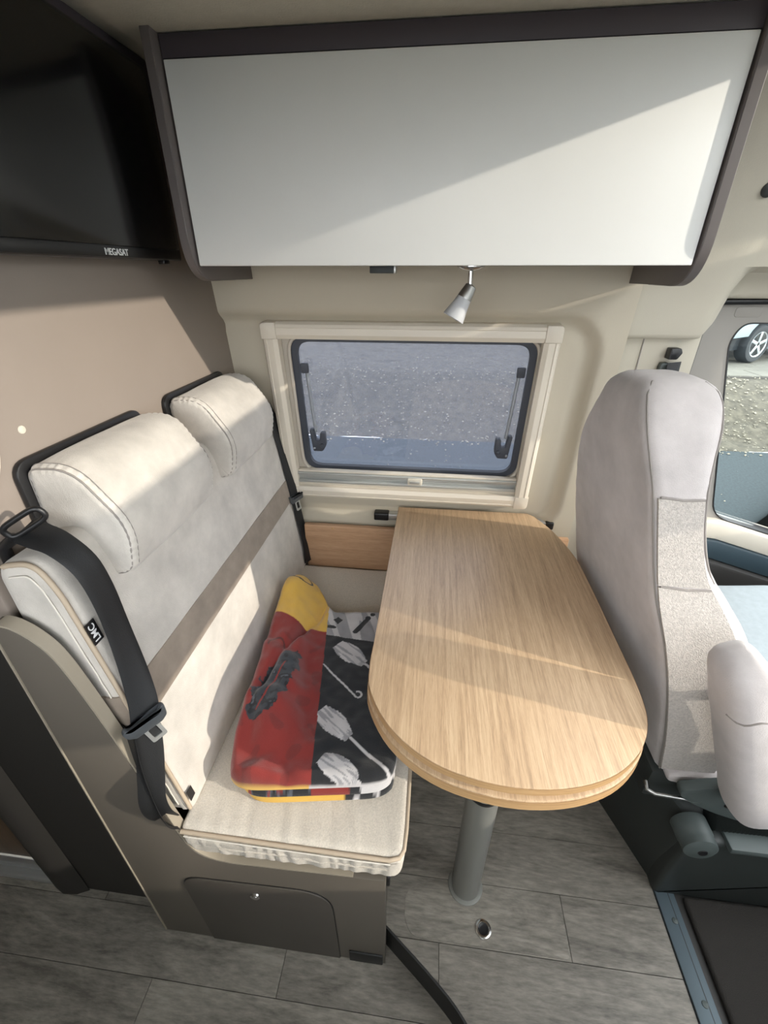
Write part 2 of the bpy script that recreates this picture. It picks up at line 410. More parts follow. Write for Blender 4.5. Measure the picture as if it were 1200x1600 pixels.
bm = bmesh.new(); g = [[bm.verts.new((x, wallY(z)-relief(x, z), z)) for x in xs] for z in zs]
for i in range(len(zs)-1):
    for j in range(len(xs)-1):
        cx = (xs[j]+xs[j+1])/2-WC.x; cz = (zs[i]+zs[i+1])/2
        if hu0 < cx < hu1 and hz0 < cz < hz1: continue
        bm.faces.new((g[i][j], g[i][j+1], g[i+1][j+1], g[i+1][j]))
geo = bmesh.ops.extrude_face_region(bm, geom=list(bm.faces))
for e in geo['geom']:
    if isinstance(e, bmesh.types.BMVert): e.co.y = wallY(e.co.z)+.055
struct(finish(bm, 'wall_back', 'lining', smooth=50), 'moulded beige side wall lining around the window')
# ceiling: fabric-covered, ends at the rear edge of the panoramic roof opening above the cab
struct(box('ceiling', (-2.4, -.46, ZC), (.765, 1.50, ZC+.05), 'ceil', bev=.004), 'grey-beige fabric ceiling above the cabinet')
struct(box('trim_2', (-.635, .45, ZC-.035), (-.600, 1.30, ZC), 'anth', bev=.004), 'dark trim strip where bulkhead meets the ceiling')
# bathroom wall along the aisle, dark, with doorway
struct(box('wall_aisle', (-.95, .470, ZA+.0005), (-.665, .50, ZC), 'dark', bev=.004), 'dark bathroom wall beside the aisle behind the bench')
struct(finish(prism_bm([(-.95+.0, .47), (-.90, .468), (-.93, .455), (-.97, .452), (-1.0, .462), (-1.01, .49), (-.95, .50)][::-1], 'z', ZA, ZC), 'trim_3', 'dark'), 'rounded dark jamb of the bathroom doorway')
d1 = struct(box('door_1', (-1.75, .505, ZA+.05), (-.985, .53, ZC), 'darkwood', bev=.002), 'dark wooden bathroom door')
finish(box_bm((-1.75, .468, ZA), (-1.012, .500, ZA+.022), .006, 3), 'threshold', 'alu', d1)
finish(box_bm((-1.75, .488, ZA+.022), (-1.0, .503, ZA+.048), .004, 2), 'door_rail', 'alu', d1)
struct(box('wall_aisle_rear', (-2.4, .47, ZA), (-1.75, .55, ZC), 'dark', bev=0), 'dark wall at the far end of the aisle')
struct(box('wall_rear', (-2.46, -.46, ZA), (-2.4, 1.5, ZC), 'dark', bev=0), 'rear end of the interior')
# side behind the camera: closed sliding door; window opening added, sized for fill light
sd = struct(bpy.data.objects.new('door_3', None)); COL.objects.link(sd); sd.location = (0, -.47, ZA); BASE[sd] = Vector((0, -.47, ZA)); sd['label'] = 'sliding door behind the viewer with an added fill-light opening'
ring_plate('door_panel', rrect(-.75, .62, ZA-.06, 1.72, .02), rrect(-.72, .59, .98, 1.70, .06), AX['y'], -.50, -.44, 'lining', sd)
struct(box('wall_front', (-2.4, -.50, ZA-.1), (-.75, -.44, ZC), 'lining', bev=0), 'side wall behind the kitchen')
struct(box('trim_4', (.62, -.50, ZA-.1), (.74, -.44, ZC), 'lining2', bev=0), 'door pillar on the entrance side')
struct(box('trim_7', (.74, -.50, 1.42), (2.1, -.44, 1.72), 'lining2', bev=0), 'unseen panel added over the entrance-side cab window to cut its light')  # out of view, added to dim the light on the cab seat
struct(box('trim_5', (-.75, -.50, 1.72), (2.1, -.44, ZC), 'lining2', bev=0), 'roof rail above the open sliding door')
struct(box('wall_front_cab', (.74, -.50, -.16), (2.2, -.44, 1.0), 'doord', bev=0), 'lower cab door on the entrance side')
struct(box('wall_right', (2.1, -.50, -.16), (2.2, 1.56, .80), 'doord', bev=0), 'bulkhead in front of the cab')
db = finish(prism_bm(rounded([(1.50, .30), (1.50, .72), (1.62, .82), (2.095, .84), (2.095, .30)], [.03, .05, .08, 0, 0]), 'y', -.42, 1.38, .01), 'dashboard', 'plastd')
tag(db, 'dark plastic dashboard across the front of the cab', 'dashboard')

struct(box('trim_6', (1.42, -.50, 1.345), (1.58, 1.30, 1.70), 'lining2', bev=.03, seg=3), 'windscreen header below the panoramic roof window')
struct(box('ceiling_cab_shade', (.765, -.50, ZC), (2.1, -.08, ZC+.05), 'ceil', bev=0), 'unseen ceiling strip added to narrow the light from the roof window')  # out of view, added so less sky light enters over the cab
# cab side: upper lining with lip over the pillar
def botz(x): return 1.287+.100*sstep(.715, .775, x)
def lipY(x): return 1.372+.06*sstep(.74, .80, x)
bm = bmesh.new(); cx = [.455, .48, .50]+[.52+i*.02 for i in range(18)]+[.9, 1.0, 1.2, 1.6]; rows = []
for x in cx:
    z0 = botz(x); y0 = lipY(x); inn = .02*(1-sstep(.455, .53, x))
    prof = [(y0+.03, z0+.004), (y0+.012, z0-.003), (y0, z0), (y0-.008, z0+.012), (y0-.016, z0+.06)]
    top = [(1.318, 1.46), (1.290, 1.56), (1.235, 1.66), (1.15, 1.75), (1.05, 1.805), (.98, ZC+.005)]
    prof = prof+[p for p in top if p[1] > z0+.05]
    while len(prof) < 11: prof.insert(5, prof[4])
    rows.append([Vector((x, y+inn, z)) for y, z in prof])
bm = loft_bm(rows, caps=False, closed=False)
geo = bmesh.ops.extrude_face_region(bm, geom=list(bm.faces))
for e in geo['geom']:
    if isinstance(e, bmesh.types.BMVert): e.co += Vector((0, .045, .03))
cl = struct(finish(bm, 'wall_cab_upper', 'lining2', smooth=50), 'pale moulded upper lining above the cab door')
lathe('knob', [(.016, 0), (.016, .008), (.011, .013), (0, .015)], (.706, 1.268, 1.610), (0, -.9, -.4), 'plastd', cl, n=16)
# B pillar: two vertical facets below the lip
bp_ = struct(finish(prism_bm([(.505, 1.405), (.585, 1.400), (.590, 1.398), (.735, 1.392), (.74, 1.47), (.505, 1.47)], 'z', -.05, 1.36, 0), 'wall_pillar', 'lining2'), 'beige door pillar behind the cab seat')
box('pillar_groove', (.586, 1.3965, .5), (.5885, 1.404, 1.30), 'seam', bp_, bev=0)
t = thing('belt_anchor', (.66, 1.385, 1.19), 'black belt height adjuster on the pillar above the cab seat', 'belt anchor')
finish(prism_bm(rounded([(.652, 1.232), (.676, 1.232), (.686, 1.250), (.680, 1.262), (.652, 1.262)], .004), 'y', 1.362, 1.392, .004), 'cover', 'black', t)
finish(prism_bm(rounded([(.640, 1.19), (.668, 1.19), (.664, 1.222), (.642, 1.220)], .006), 'y', 1.374, 1.394, .003), 'slider', 'plast', t)
ribbon('webbing', [(.672, 1.365, 1.225), (.674, 1.366, 1.18), (.690, 1.370, 1.0), (.72, 1.375, .6), (.74, 1.378, .3)], (.9, .3, 0), .044, .0016, 'belt', t)
# cab door with its window
dY = 1.475
do = struct(bpy.data.objects.new('door_2', None)); COL.objects.link(do); do.location = (.76, dY, -.1); BASE[do] = Vector((.76, dY, -.1)); do['label'] = 'cab door with side window'
outer = [(.748, -.1), (2.1, -.1), (2.1, .9), (1.72, 1.36), (1.6, 1.395), (.82, 1.395), (.775, 1.375)]
inner = [(1.03, .662), (2.0, .36), (2.0, .85), (1.70, 1.27), (1.55, 1.318), (.885, 1.318), (.835, 1.25)]
# door panel built as a ring: outer contour to window contour
oo = rounded(outer, [.01, .01, .05, .05, .05, .03, .03], 6); ii = rounded([(1.00, .690), (2.0, .40), (2.02, .85), (1.70, 1.27), (1.55, 1.322), (.872, 1.322), (.850, 1.27)], [.06, .05, .05, .05, .05, .035, .06], 6)
ring_plate('upper_frame', oo, ii, AX['y'], dY-.012, dY+.05, 'doorgrey', do)
ring_plate('window_seal', ii, offset(ii, .004), AX['y'], dY-.014, dY+.02, 'black', do)
bm = bmesh.new(); f_ = bm.faces.new([bm.verts.new((u, dY+.018, v)) for u, v in ii]); bmesh.ops.triangulate(bm, faces=[f_])
finish(bm, 'window_pane', 'cabglass', do, smooth=0)
prism('pale_sill', [(.80, .70), (1.02, .685), (2.05, .382), (2.05, .315), (1.02, .618), (.80, .64)], 'y', dY-.05, dY+.01, 'sill', do, bev=.008)
prism('sill_band', [(.80, .640), (1.02, .617), (2.05, .314), (2.05, .235), (1.02, .545), (.80, .57)], 'y', dY-.062, dY+.01, 'doord', do, bev=.006)
prism('lower_panel', [(.76, .57), (1.02, .543), (2.05, .233), (2.05, -.09), (.76, -.09)], 'y', dY-.085, dY+.01, 'dark', do, bev=.012)
tube('door_pocket_line', [(.98, dY-.086, .43), (1.10, dY-.088, .405), (1.25, dY-.088, .375)], .004, 'strip', do)
prism('airbag_mark', rrect(.84, .91, 1.335, 1.362, .01), 'y', dY-.0135, dY-.008, 'doorgrey', do, bev=.0008)
tube('door_top_seal', [(.752, dY-.022, 1.345), (.766, dY-.022, 1.366), (.80, dY-.022, 1.376), (1.0, dY-.022, 1.379), (1.6, dY-.022, 1.378)], .009, 'black', do)
tube('door_side_seal', [(.745, dY-.05, 1.33), (.744, dY-.05, 1.0), (.746, dY-.05, .5)], .008, 'black', do)

# ------------------------------------------------------------------ side window with cassette blind
wd = struct(bpy.data.objects.new('window_1', None)); COL.objects.link(wd); wd.location = W(0, -.31, 0); BASE[wd] = W(0, -.31, 0); wd['label'] = 'camper side window in cream blind frame'
fw = .047
def bar(u0, u1, v0, v1, horiz, name='frame_bar'):
    # ribbed extrusion: cross-section with a soft outer shoulder
    pr = [(0, -.004), (0, .020), (.006, .030), (.014, .0335), (.016, .0315), (.026, .0335), (.034, .034), (.040, .031), (fw, .027), (fw, -.004)]
    bm = bmesh.new(); f = None
    if horiz:
        s = 1 if v1 > v0 else -1; rings = [[W(u, v0+s*a, n) for a, n in pr] for u in (u0, u1)]
    else:
        s = 1 if u1 > u0 else -1; rings = [[W(u0+s*a, v, n) for a, n in pr] for v in (v0, v1)]
    return finish(loft_bm(rings), name, 'frame', wd, smooth=25)
UO, VO = .430, .303
bar(-UO+fw, UO-fw, VO, VO-fw, True); bar(-UO+fw, UO-fw, -VO, -VO+fw, True)
bar(-UO, -UO+fw, -VO+fw, VO-fw, False); bar(UO, UO-fw, -VO+fw, VO-fw, False)
for su in (-1, 1):
    for sv in (-1, 1):
        p = rounded([(su*UO, sv*VO), (su*(UO-fw), sv*VO), (su*(UO-fw), sv*(VO-fw)), (su*UO, sv*(VO-fw))], [.014, 0, 0, 0])
        finish(prism_bm(p, 'y', -.004, .0352, .004, 2, f=W), 'corner_cap', 'frame', wd)
gi = rrect(-.352, .372, -.195, .247, .05, 8); go = rrect(-.388, .393, -.262, .262, .001, 8)
ring_plate('inner_frame', go, rrect(-.362, .382, -.205, .255, .055, 8), W, -.030, -.012, 'liner', wd)
tube('inner_bead', [W(u, v, -.011) for u, v in resample(rrect(-.366, .386, -.209, .259, .057, 8), .02)], .006, 'liner', wd, closed=True)
ring_plate('rubber_seal', rrect(-.364, .384, -.207, .257, .055, 8), rrect(-.342, .362, -.19, .238, .045, 8), W, -.034, -.018, 'rubber', wd)
bm = bmesh.new(); f_ = bm.faces.new([bm.verts.new(W(u, v, -.036)) for u, v in rrect(-.37, .39, -.22, .262, .05, 8)])
finish(bm, 'pane', 'pane', wd, smooth=0)
for s, u in ((1, -.322), (-1, .342)):
    tube('stay', [W(u+s*.004, .16, -.014), W(u+s*.010, .02, -.012), W(u+s*.014, -.055, -.010)], .0055, 'stay', wd)
    st = finish(prism_bm(rrect(u-.012, u+.012, .145, .175, .004), 'y', -.02, -.004, .003, f=W), 'stay_bracket', 'rubber', wd)
    h = finish(prism_bm(rounded([(u+s*.0, -.125), (u+s*.034, -.125), (u+s*.046, -.105), (u+s*.046, -.055), (u+s*.030, -.055), (u+s*.026, -.085), (u+s*.012, -.085), (u+s*.008, -.045), (u-s*.006, -.045)], .006, 3), 'y', -.022, .002, .003, f=W), 'latch', 'rubber', wd)
    lathe('latch_knob', [(.007, 0), (.007, .008), (.004, .011), (0, .012)], W(u+s*.034, -.10, .0), WN, 'rubber', h, n=14)
    lathe('latch_screw', [(.004, 0), (.004, .004), (0, .005)], W(u+s*.006, -.112, .002), WN, 'stay', h, n=10)
for v0, v1, n1, mm in ((-.212, -.203, .018, 'blindbar'), (-.203, -.196, .012, 'frame'), (-.232, -.212, .010, 'blindbar'), (-.243, -.232, .020, 'blindbar'), (-.258, -.243, .012, 'frame')):
    finish(prism_bm(rrect(-.383, .383, v0, v1, .002, 3), 'y', -.008, n1, .002, f=W), 'blind_bar', mm, wd)
hd = finish(prism_bm(rrect(.01, .062, -.232, -.207, .006, 4), 'y', .004, .026, .004, f=W), 'blind_handle', 'handle', wd)
finish(prism_bm(rrect(.018, .054, -.226, -.215, .004, 4), 'y', .024, .0275, .001, f=W), 'handle_grip', 'blindbar', hd)

# ------------------------------------------------------------------ overhead cabinet
t = thing('overhead_cabinet', (-.015, 1.18, 1.44), 'long white-doored overhead cabinet with dark side panels above the window', 'cabinet')
box('body', (-.512, 1.030, 1.462), (.478, 1.315, ZC-.002), 'anth2', t, bev=.001)
box('door', (-.509, 1.012, 1.460), (.475, 1.029, 1.779), 'white', t, bev=.002)
box('top_fascia', (-.512, 1.016, 1.781), (.478, 1.029, ZC-.002), 'anth', t, bev=.001)
pp = rounded([(.998, ZC+.0), (.998, 1.430), (1.328, 1.428), (1.285, ZC+.0)], [0, .075, 0, 0], 10)
for a, b, zt, yf in ((-.532, -.513, 1.432, .992), (.479, .500, 1.424, 1.006)):
    pnl = prism('side_panel', rounded([(yf, ZC), (yf, zt), (1.325, zt-.001), (1.27, ZC)], [0, .085, 0, 0], 10), 'x', a, b, 'anth2', t, bev=.0015)
    # pale edge band following the front edge
    ep = [Vector(((a+b)/2, y, z)) for y, z in rounded([(yf-.0005, ZC-.004), (yf-.0005, zt-.0006), (1.20, zt-.0006)], [0, .085, 0], 10)]
    ribbon('edge_band', ep, (1, 0, 0), b-a-.003, .0012, 'anth2', pnl)
box('magnet_catch', (-.155, 1.085, 1.446), (-.100, 1.125, 1.463), 'plastd', t, bev=.002)
box('catch_plate', (-.102, 1.085, 1.446), (-.097, 1.12, 1.463), 'steel', t, bev=.001)

# ------------------------------------------------------------------ spot lamp
t = thing('spot_lamp', (.066, 1.10, 1.461), 'small chrome spot lamp with frosted glass shade hanging under the cabinet', 'lamp')
lathe('mount', [(.030, 0), (.030, .003), (.022, .008), (.008, .011), (0, .0112)], (.066, 1.10, 1.4615), (0, 0, -1), 'chrome', t)
tube('stem', [(.066, 1.10, 1.452), (.067, 1.10, 1.418)], .0055, 'chrome', t, n=14)
ax = Vector((-.46, -.10, -.86)).normalized(); o0 = Vector((.071, 1.10, 1.424))
lathe('socket', [(.004, 0), (.0125, .003), (.0135, .010), (.0165, .028), (.0165, .031), (.0, .031)], o0, ax, 'steel', t)
lathe('glass_shade', [(.016, .030), (.0165, .032), (.0185, .045), (.025, .074), (.0255, .077), (.0225, .076), (.0175, .050), (.014, .034)], o0, ax, 'frost', t, caps=False)
lathe('bulb', [(.006, .034), (.010, .042), (.011, .052), (.006, .06), (0, .062)], o0, ax, 'frost', t)

# ------------------------------------------------------------------ television
t = thing('television', (-.585, .81, 1.462), 'flat black television mounted on the bulkhead left of the cabinet', 'television')
box('casing', (-.615, .545, 1.470), (-.572, 1.062, 1.785), 'tvb', t, bev=.004)
box('screen', (-.574, .553, 1.490), (-.5705, 1.054, 1.778), 'tv', t, bev=.0008)
box('lower_bezel', (-.574, .553, 1.472), (-.570, 1.054, 1.4895), 'tvb', t, bev=.0008)
text('brand_lettering', 'MEGASAT', .0145, frame_m((-.5692, .836, 1.4795), (0, 1, 0), (0, 0, 1)), 'print_w', t)
box('infrared_sensor', (-.588, .990, 1.463), (-.574, 1.012, 1.4715), 'tvb', t, bev=.002)
box('wall_bracket', (-.636, .72, 1.55), (-.614, .90, 1.70), 'black', t, bev=.003)

# ------------------------------------------------------------------ bench
t = thing('bench_base', (-.34, .88, ZA), 'taupe bench box with curved side panel and locker hatch', 'bench')
prof = spline([(-.634, .99), (-.605, .985), (-.575, .960), (-.553, .915), (-.530, .80), (-.505, .64), (-.481, .479), (-.468, .405), (-.445, .358), (-.395, .336), (-.30, .336), (-.04, .352)], 4)
prof = [tuple(p[:2]) for p in spline([(a, b, 0) for a, b in [(-.634, .99), (-.605, .985), (-.575, .960), (-.553, .915), (-.530, .80), (-.505, .64), (-.481, .479), (-.468, .405), (-.445, .358), (-.395, .336), (-.30, .338), (-.044, .352)]], 4)]
side = prism('side_panel', prof+[(-.044, ZA), (-.634, ZA)], 'y', .413, .436, 'taupe', t, bev=.0015)
ribbon('lit_rim', [Vector((x, .4245, z)) for x, z in offset(prof+[(-.044, ZA), (-.634, ZA)], -.002)[1:len(prof)-1]], (0, 1, 0), .022, .004, 'lit_rim', side)  # top edge of the panel, its lit look put into the colour
ribbon('back_edge_highlight', [Vector((-.6355, .421, z)) for z in (ZA+.002, .3, .6, .97)], (0, 1, 0), .020, .003, 'lit_rim', side)  # light strip painting the highlight along the panel's back edge
box('box', (-.634, .437, ZA), (-.050, 1.37, .343), 'taupe', t, bev=.002)
hpoly = rounded([(-.500, -.098), (-.515, .242), (-.165, .262), (-.160, -.098)], [0, .05, .085, 0], 8)
prism('hatch_gap', offset(hpoly, -.0025), 'y', .4122, .4135, 'black', t)
ht = prism('hatch', hpoly, 'y', .4095, .4135, 'taupe_lid', t, bev=.001)
lathe('lock', [(.0, .0045), (.006, .0045), (.0065, .003), (.0095, .0045), (.0115, .003), (.012, 0)], (-.342, .4095, .203), (0, -1, 0), 'chrome', ht, n=20)
box('black_scuff_foot', (-.135, .4085, ZA+.001), (-.050, .414, ZA+.055), 'stepm', t, bev=.002)
box('corner_hook', (-.046, .430, .285), (-.036, .452, .325), 'black', t, bev=.003)
# oak panel on the wall above the seat
op = finish(box_bm((-.452, 1.352, .44), (.50, 1.372, .626), .002), 'wall_panel', 'oakpanel'); tag(op, 'low oak panel along the wall above the bench seat', 'panel')
lathe('panel_screw', [(.005, 0), (.004, .0012), (0, .0014)], (-.345, 1.352, .615), (0, -1, 0), 'oakedge', op, n=10)
# seat cushion
t = thing('seat_cushion', (-.235, .87, .355), 'light grey bench seat cushion with beige piping', 'cushion')
pr = rounded([(-.470, .350), (-.012, .354), (-.006, .450), (-.470, .452)], [.02, .022, .016, .01], 5); pr = resample(pr, .005)
def ruffle(p):
    s = max(0, 1-max(0, p.y-.416)/.012)*sstep(.352, .380, p.z)*(1-sstep(.425, .442, p.z))
    p.y += .006*sstep(.44, .36, p.z)*sstep(.5, .44, p.y)
    p.y += s*(.0014*math.sin(p.x*210+7*noise.noise(Vector((p.x*14, p.z*6, 0))))+.0035*noise.noise(Vector((p.x*32, 3, p.z*8))))
    if p.z > .444: p.z += .0025*noise.noise(Vector((p.x*7, p.y*5, 1)))+.0022*sstep(.56, .44, p.y)*noise.noise(Vector((p.x*45+p.y*12, p.y*8, 4)))
    return p
puff('pad', pr, 'y', .410, 1.350, 'weave', t, r=.022, seg=6, steps=60, deform=ruffle, capin=(.006, .012, .018, .024))
tube('piping', [(-.465, .4135, .4465), (-.3, .4125, .4465), (-.1, .4120, .4455), (-.036, .4125, .4445), (-.017, .419, .4445), (-.009, .433, .4445), (-.0065, .468, .4445), (-.0060, .7, .4445), (-.0060, 1.0, .4445), (-.006, 1.335, .4445)], .0045, 'piping', t)
tube('stitch_line', [(-.46, .4095, .4375), (-.3, .4085, .4375), (-.1, .4080, .4365), (-.034, .4090, .4355)], .0014, 'stitch', t, n=6)
# backrest
t = thing('backrest', (-.54, .905, .46), 'grey suede bench backrest with taupe stripe and two bolster headrests', 'backrest')
BF = lambda z: -.4552-(z-.46)*.1395            # front surface x at height z
bpf = rounded([(-.628, .452), (-.455, .452), (BF(1.02)-.0, 1.035), (-.556, 1.088), (-.628, 1.075)], [.02, .012, .06, .04, .03], 8)
puff('pad', resample(bpf, .02), 'y', .447, 1.368, 'suede', t, r=.018, seg=5, steps=40, wob=.0018, wsc=9)
zs_ = [.728, .808]
path = [(0, 1.366), (0, 1.2), (0, .8), (0, .52), (0, .470), (-.003, .456), (-.010, .449), (-.020, .4465), (-.06, .4455), (-.09, .4455), (-.115, .446)]
rings = []
for dx, y in path:
    rings.append([Vector((BF(z)+dx+(.0032 if dx > -.002 else .001), y-(.0030 if dx < -.002 else 0), z)) for z in (.726, .76, .806)]+[Vector((BF(z)+dx-.004, y+(.004 if dx < -.002 else 0), z)) for z in (.806, .726)])
finish(loft_bm(rings), 'stripe', 'stripe', t, smooth=50)
bq = resample(bpf, .02); k0 = min(range(len(bq)), key=lambda i: (bq[i][0]+.455)**2+(bq[i][1]-.47)**2); k1 = max(range(len(bq)), key=lambda i: bq[i][0]*.2+bq[i][1])
k2 = min(range(len(bq)), key=lambda i: (bq[i][0]+.615)**2+(bq[i][1]-1.08)**2)
bo = offset(bq, .0035); tube('piping', [(x, .4505, z) for x, z in bo[k0:k2+1]], .0042, 'piping', t)
bo = offset(bq, .021); tube('stitch_line', [(x, .4455+.0012*noise.noise(Vector((z*40, 0, 0))), z) for x, z in bo[k0+1:k2+1]], .0013, 'stitch', t, n=6)
def brandtag(nm, z, L, wdt, word, size):
    xd = Vector((-.139, 0, 1)).normalized(); yy = .461
    c = Vector((BF(z)+.004, yy, z)); nrm = Vector((1, 0, .139)).normalized()
    def f(u, v, n): return c+Vector((0, 1, 0))*u+xd*v+nrm*n
    o = finish(prism_bm([(-wdt/2, -L/2), (wdt/2, -L/2), (wdt/2, L/2), (-wdt/2, L/2)], 'y', -.0005, .0008, 0, f=f), nm, 'black', t, smooth=0)
    if word: text('lettering', word, size, frame_m(f(0, 0, .0010), tuple(xd), (0, -1, 0)), 'print_w', o, depth=.0003)
brandtag('brand_tag', .945, .040, .020, 'LMC', .0165)
brandtag('care_tag', .500, .028, .016, '', 0)
hpf = rounded([(-.630, .995), (-.520, .985), (-.494, 1.000), (-.476, 1.085), (-.545, 1.190), (-.626, 1.186)], [.02, .03, .022, .045, .06, .025], 8)
for i, (a, b) in enumerate(((.552, .858), (.962, 1.268))):
    h = puff('headrest', resample(hpf, .003), 'y', a, b, 'suede', t, r=.014, seg=5, steps=40, wob=.0022, wsc=12, crown=.003, ruche=.0011)
    sp = offset(resample(hpf, .008), .0045)
    for yy, s in ((a+.0042, -1), (b-.0042, 1)):
        tube('seam', [(x, yy, z) for x, z in sp], .0016, 'seam', h, n=6, closed=True)
    sq = offset(resample(hpf, .008), -.0012)
    tube('stitch_line', [(x, a+.0145, z) for x, z in sq if z > 1.005], .0007, 'seam', h, n=5)
    prism('headrest_shell', rounded([(a-.012, 1.00), (b+.002, 1.00), (b+.002, 1.195), (a-.012, 1.195)], .03), 'x', -.6345, -.624, 'black', t, bev=.003)
for yy in (.60, .80, 1.01, 1.22):
    tube('headrest_post', [(-.585, yy, 1.03), (-.575, yy, 1.075), (-.575, yy, 1.10)], .006, 'steel', t)

# ------------------------------------------------------------------ seat belts of the bench
t = thing('seat_belt', (-.50, .45, .45), 'black seat belt hanging at the near end of the backrest', 'seat belt')
lp = []
gx = Vector((-.062, .046, -.028)); gc = Vector((-.585, .487, 1.128)); gu = Vector((.06, .03, .036)).normalized(); gv = Vector((-.45, -.30, .60)).normalized()
gv = (gv-gu*gv.dot(gu)).normalized()
for k in range(24):
    a = 2*math.pi*k/24; ca, sa = math.cos(a), math.sin(a)
    lp.append(gc+gu*(.030*(1 if ca > 0 else -1)*abs(ca)**.45)+gv*(.011*(1 if sa > 0 else -1)*abs(sa)**.6))
tube('guide_loop', lp, .0045, 'black', t, closed=True)
tube('guide_arm', [gc-gu*.028-gv*.010, (-.625, .475, 1.09), (-.63, .478, 1.03)], .009, 'black', t)
wp = spline([(-.600, .494, 1.112), (-.575, .490, 1.105), (-.545, .489, 1.092), (-.518, .491, 1.055), (-.508, .492, 1.00), (-.502, .488, .93), (-.490, .475, .85), (-.479, .458, .785), (-.474, .441, .745)], 5)
ribbon('webbing', wp, [Vector((-.25, .9, .45)).lerp(Vector((.05, 1, .12)), min(1, i/16)).lerp(Vector((.62, .74, .2)), sstep(24, 40, i)) for i in range(len(wp))], .047, .0016, 'belt', t)
w2 = spline([(-.476, .442, .735), (-.478, .430, .68), (-.482, .414, .62), (-.487, .404, .57), (-.490, .408, .52), (-.494, .424, .47)], 5)
ribbon('lower_webbing', w2, [Vector((.62, .74, .15)).lerp(Vector((.9, .3, .1)), i/(len(w2)-1)) for i in range(len(w2))], .046, .0016, 'belt', t)
w3 = spline([(-.500, .428, .74), (-.502, .418, .66), (-.500, .412, .56), (-.492, .411, .49), (-.486, .424, .455)], 5)
ribbon('return_webbing', w3, (.75, -.45, .1), .046, .0016, 'belt', t)
tx = Vector((.62, .74, .22)).normalized(); tz = Vector((-.139, -.17, 1)).normalized(); tz = (tz-tx*tz.dot(tx)).normalized(); tn = tx.cross(tz); tc_ = Vector((-.470, .440, .760))
if tn.x < 0: tn = -tn
def TF(u, v, n): return tc_+tx*u+tz*v+tn*n
tg = finish(prism_bm(rounded([(-.036, -.004), (-.026, -.016), (.020, -.020), (.032, -.012), (.037, .010), (.032, .016), (.024, .004), (-.024, .008), (-.031, .018), (-.037, .012)], .004, 4), 'y', -.005, .007, .003, f=TF), 'tongue', 'buckle', t)
ring_plate('tongue_plate', rrect(-.014, .013, -.058, -.014, .005, 4), rrect(-.008, .007, -.049, -.022, .003, 4), TF, -.001, .0015, 'alu', tg)
t = thing('seat_belt', (-.48, 1.38, .45), 'black seat belt running down the far end of the backrest by the window', 'seat belt')
q = spline([(-.535, 1.345, 1.07), (-.518, 1.358, 1.0), (-.499, 1.363, .87), (-.482, 1.363, .74), (-.468, 1.358, .64), (-.450, 1.348, .55), (-.446, 1.336, .47)], 6)
ribbon('webbing', q, (.35, .9, .05), .040, .0016, 'belt', t)
tc_ = Vector((-.473, 1.357, .735)); tx = Vector((.35, .9, .05)).normalized(); tz = Vector((-.139, 0, 1)).normalized(); tz = (tz-tx*tz.dot(tx)).normalized(); tn = tx.cross(tz)
if tn.x < 0: tn = -tn
tg = finish(prism_bm(rounded([(-.032, -.012), (.028, -.014), (.034, .012), (.026, .004), (-.024, .006), (-.034, .018)], .004, 4), 'y', -.004, .008, .003, f=TF), 'tongue', 'buckle', t)
ring_plate('tongue_plate', rrect(-.012, .012, -.050, -.010, .005, 4), rrect(-.007, .007, -.043, -.018, .003, 4), TF, -.001, .0015, 'alu', tg)

# ------------------------------------------------------------------ table
t = thing('dinette_table', (.157, .562, 0), 'oak-look dinette table with rounded end on one grey leg', 'table')
cpts = [(-.106, .72), (-.106, .66), (-.096, .596), (-.046, .517), (.035, .460), (.140, .435), (.242, .439), (.332, .468), (.397, .517), (.437, .580), (.451, .66), (.453, .80), (.453, 1.04), (.446, 1.15), (.415, 1.28), (.372, 1.375)]
tp = [(-.104, 1.392)]+[tuple(p[:2]) for p in spline([(a, b, 0) for a, b in cpts], 5)]+[(.352, 1.394)]
top = finish(prism_bm(tp, 'z', .680, .700, .0016, 2), 'table_top', 'oak', t)
bm = bmesh.new(); n = len(tp); po = offset(tp, -.0008); rings = [[Vector((x, y, z)) for z in (.6815, .6985)] for x, y in po[1:-1]]
finish(loft_bm(rings, caps=False, closed=False), 'edge_band', 'oakedge', top)
lo = finish(prism_bm(offset(tp, -.003), 'z', .640, .668, .003, 2), 'extension_leaf', 'oak', t)
rings = [[Vector((x, y, z)) for z in (.643, .665)] for x, y in offset(tp, -.0038)[1:-1]]
finish(loft_bm(rings, caps=False, closed=False), 'edge_band', 'oakedge', lo)
finish(prism_bm(offset(tp, .022), 'z', .667, .681), 'swivel_plate', 'dark', t)
lathe('leg', [(.036, .004), (.036, .46), (.0, .46)], (.157, .562, 0), (0, 0, 1), 'leg', t, n=32)
lathe('upper_leg', [(.0345, .462), (.0345, .64), (0, .64)], (.157, .562, 0), (0, 0, 1), 'leg', t, n=32)
lathe('leg_ring', [(.0366, .455), (.0366, .463), (.034, .464)], (.157, .562, 0), (0, 0, 1), 'black', t, n=32)
lathe('floor_flange', [(.046, 0), (.045, .004), (.037, .006), (.036, .006)], (.157, .562, .0), (0, 0, 1), 'leg', t, n=32)
box('support_plate', (.10, .50, .632), (.22, .64, .641), 'dark', t, bev=.002)
t = thing('wall_rail', (.127, 1.41, .636), 'aluminium table rail with black end caps on the wall below the window', 'rail')
finish(box_bm((-.142, 1.396, .640), (.425, 1.4285, .664), .003), 'profile', 'alu', t)
for a, b in ((-.196, -.141), (.424, .452)):
    finish(box_bm((a, 1.393, .637), (b, 1.4285, .667), .005, 3), 'end_cap', 'black', t)

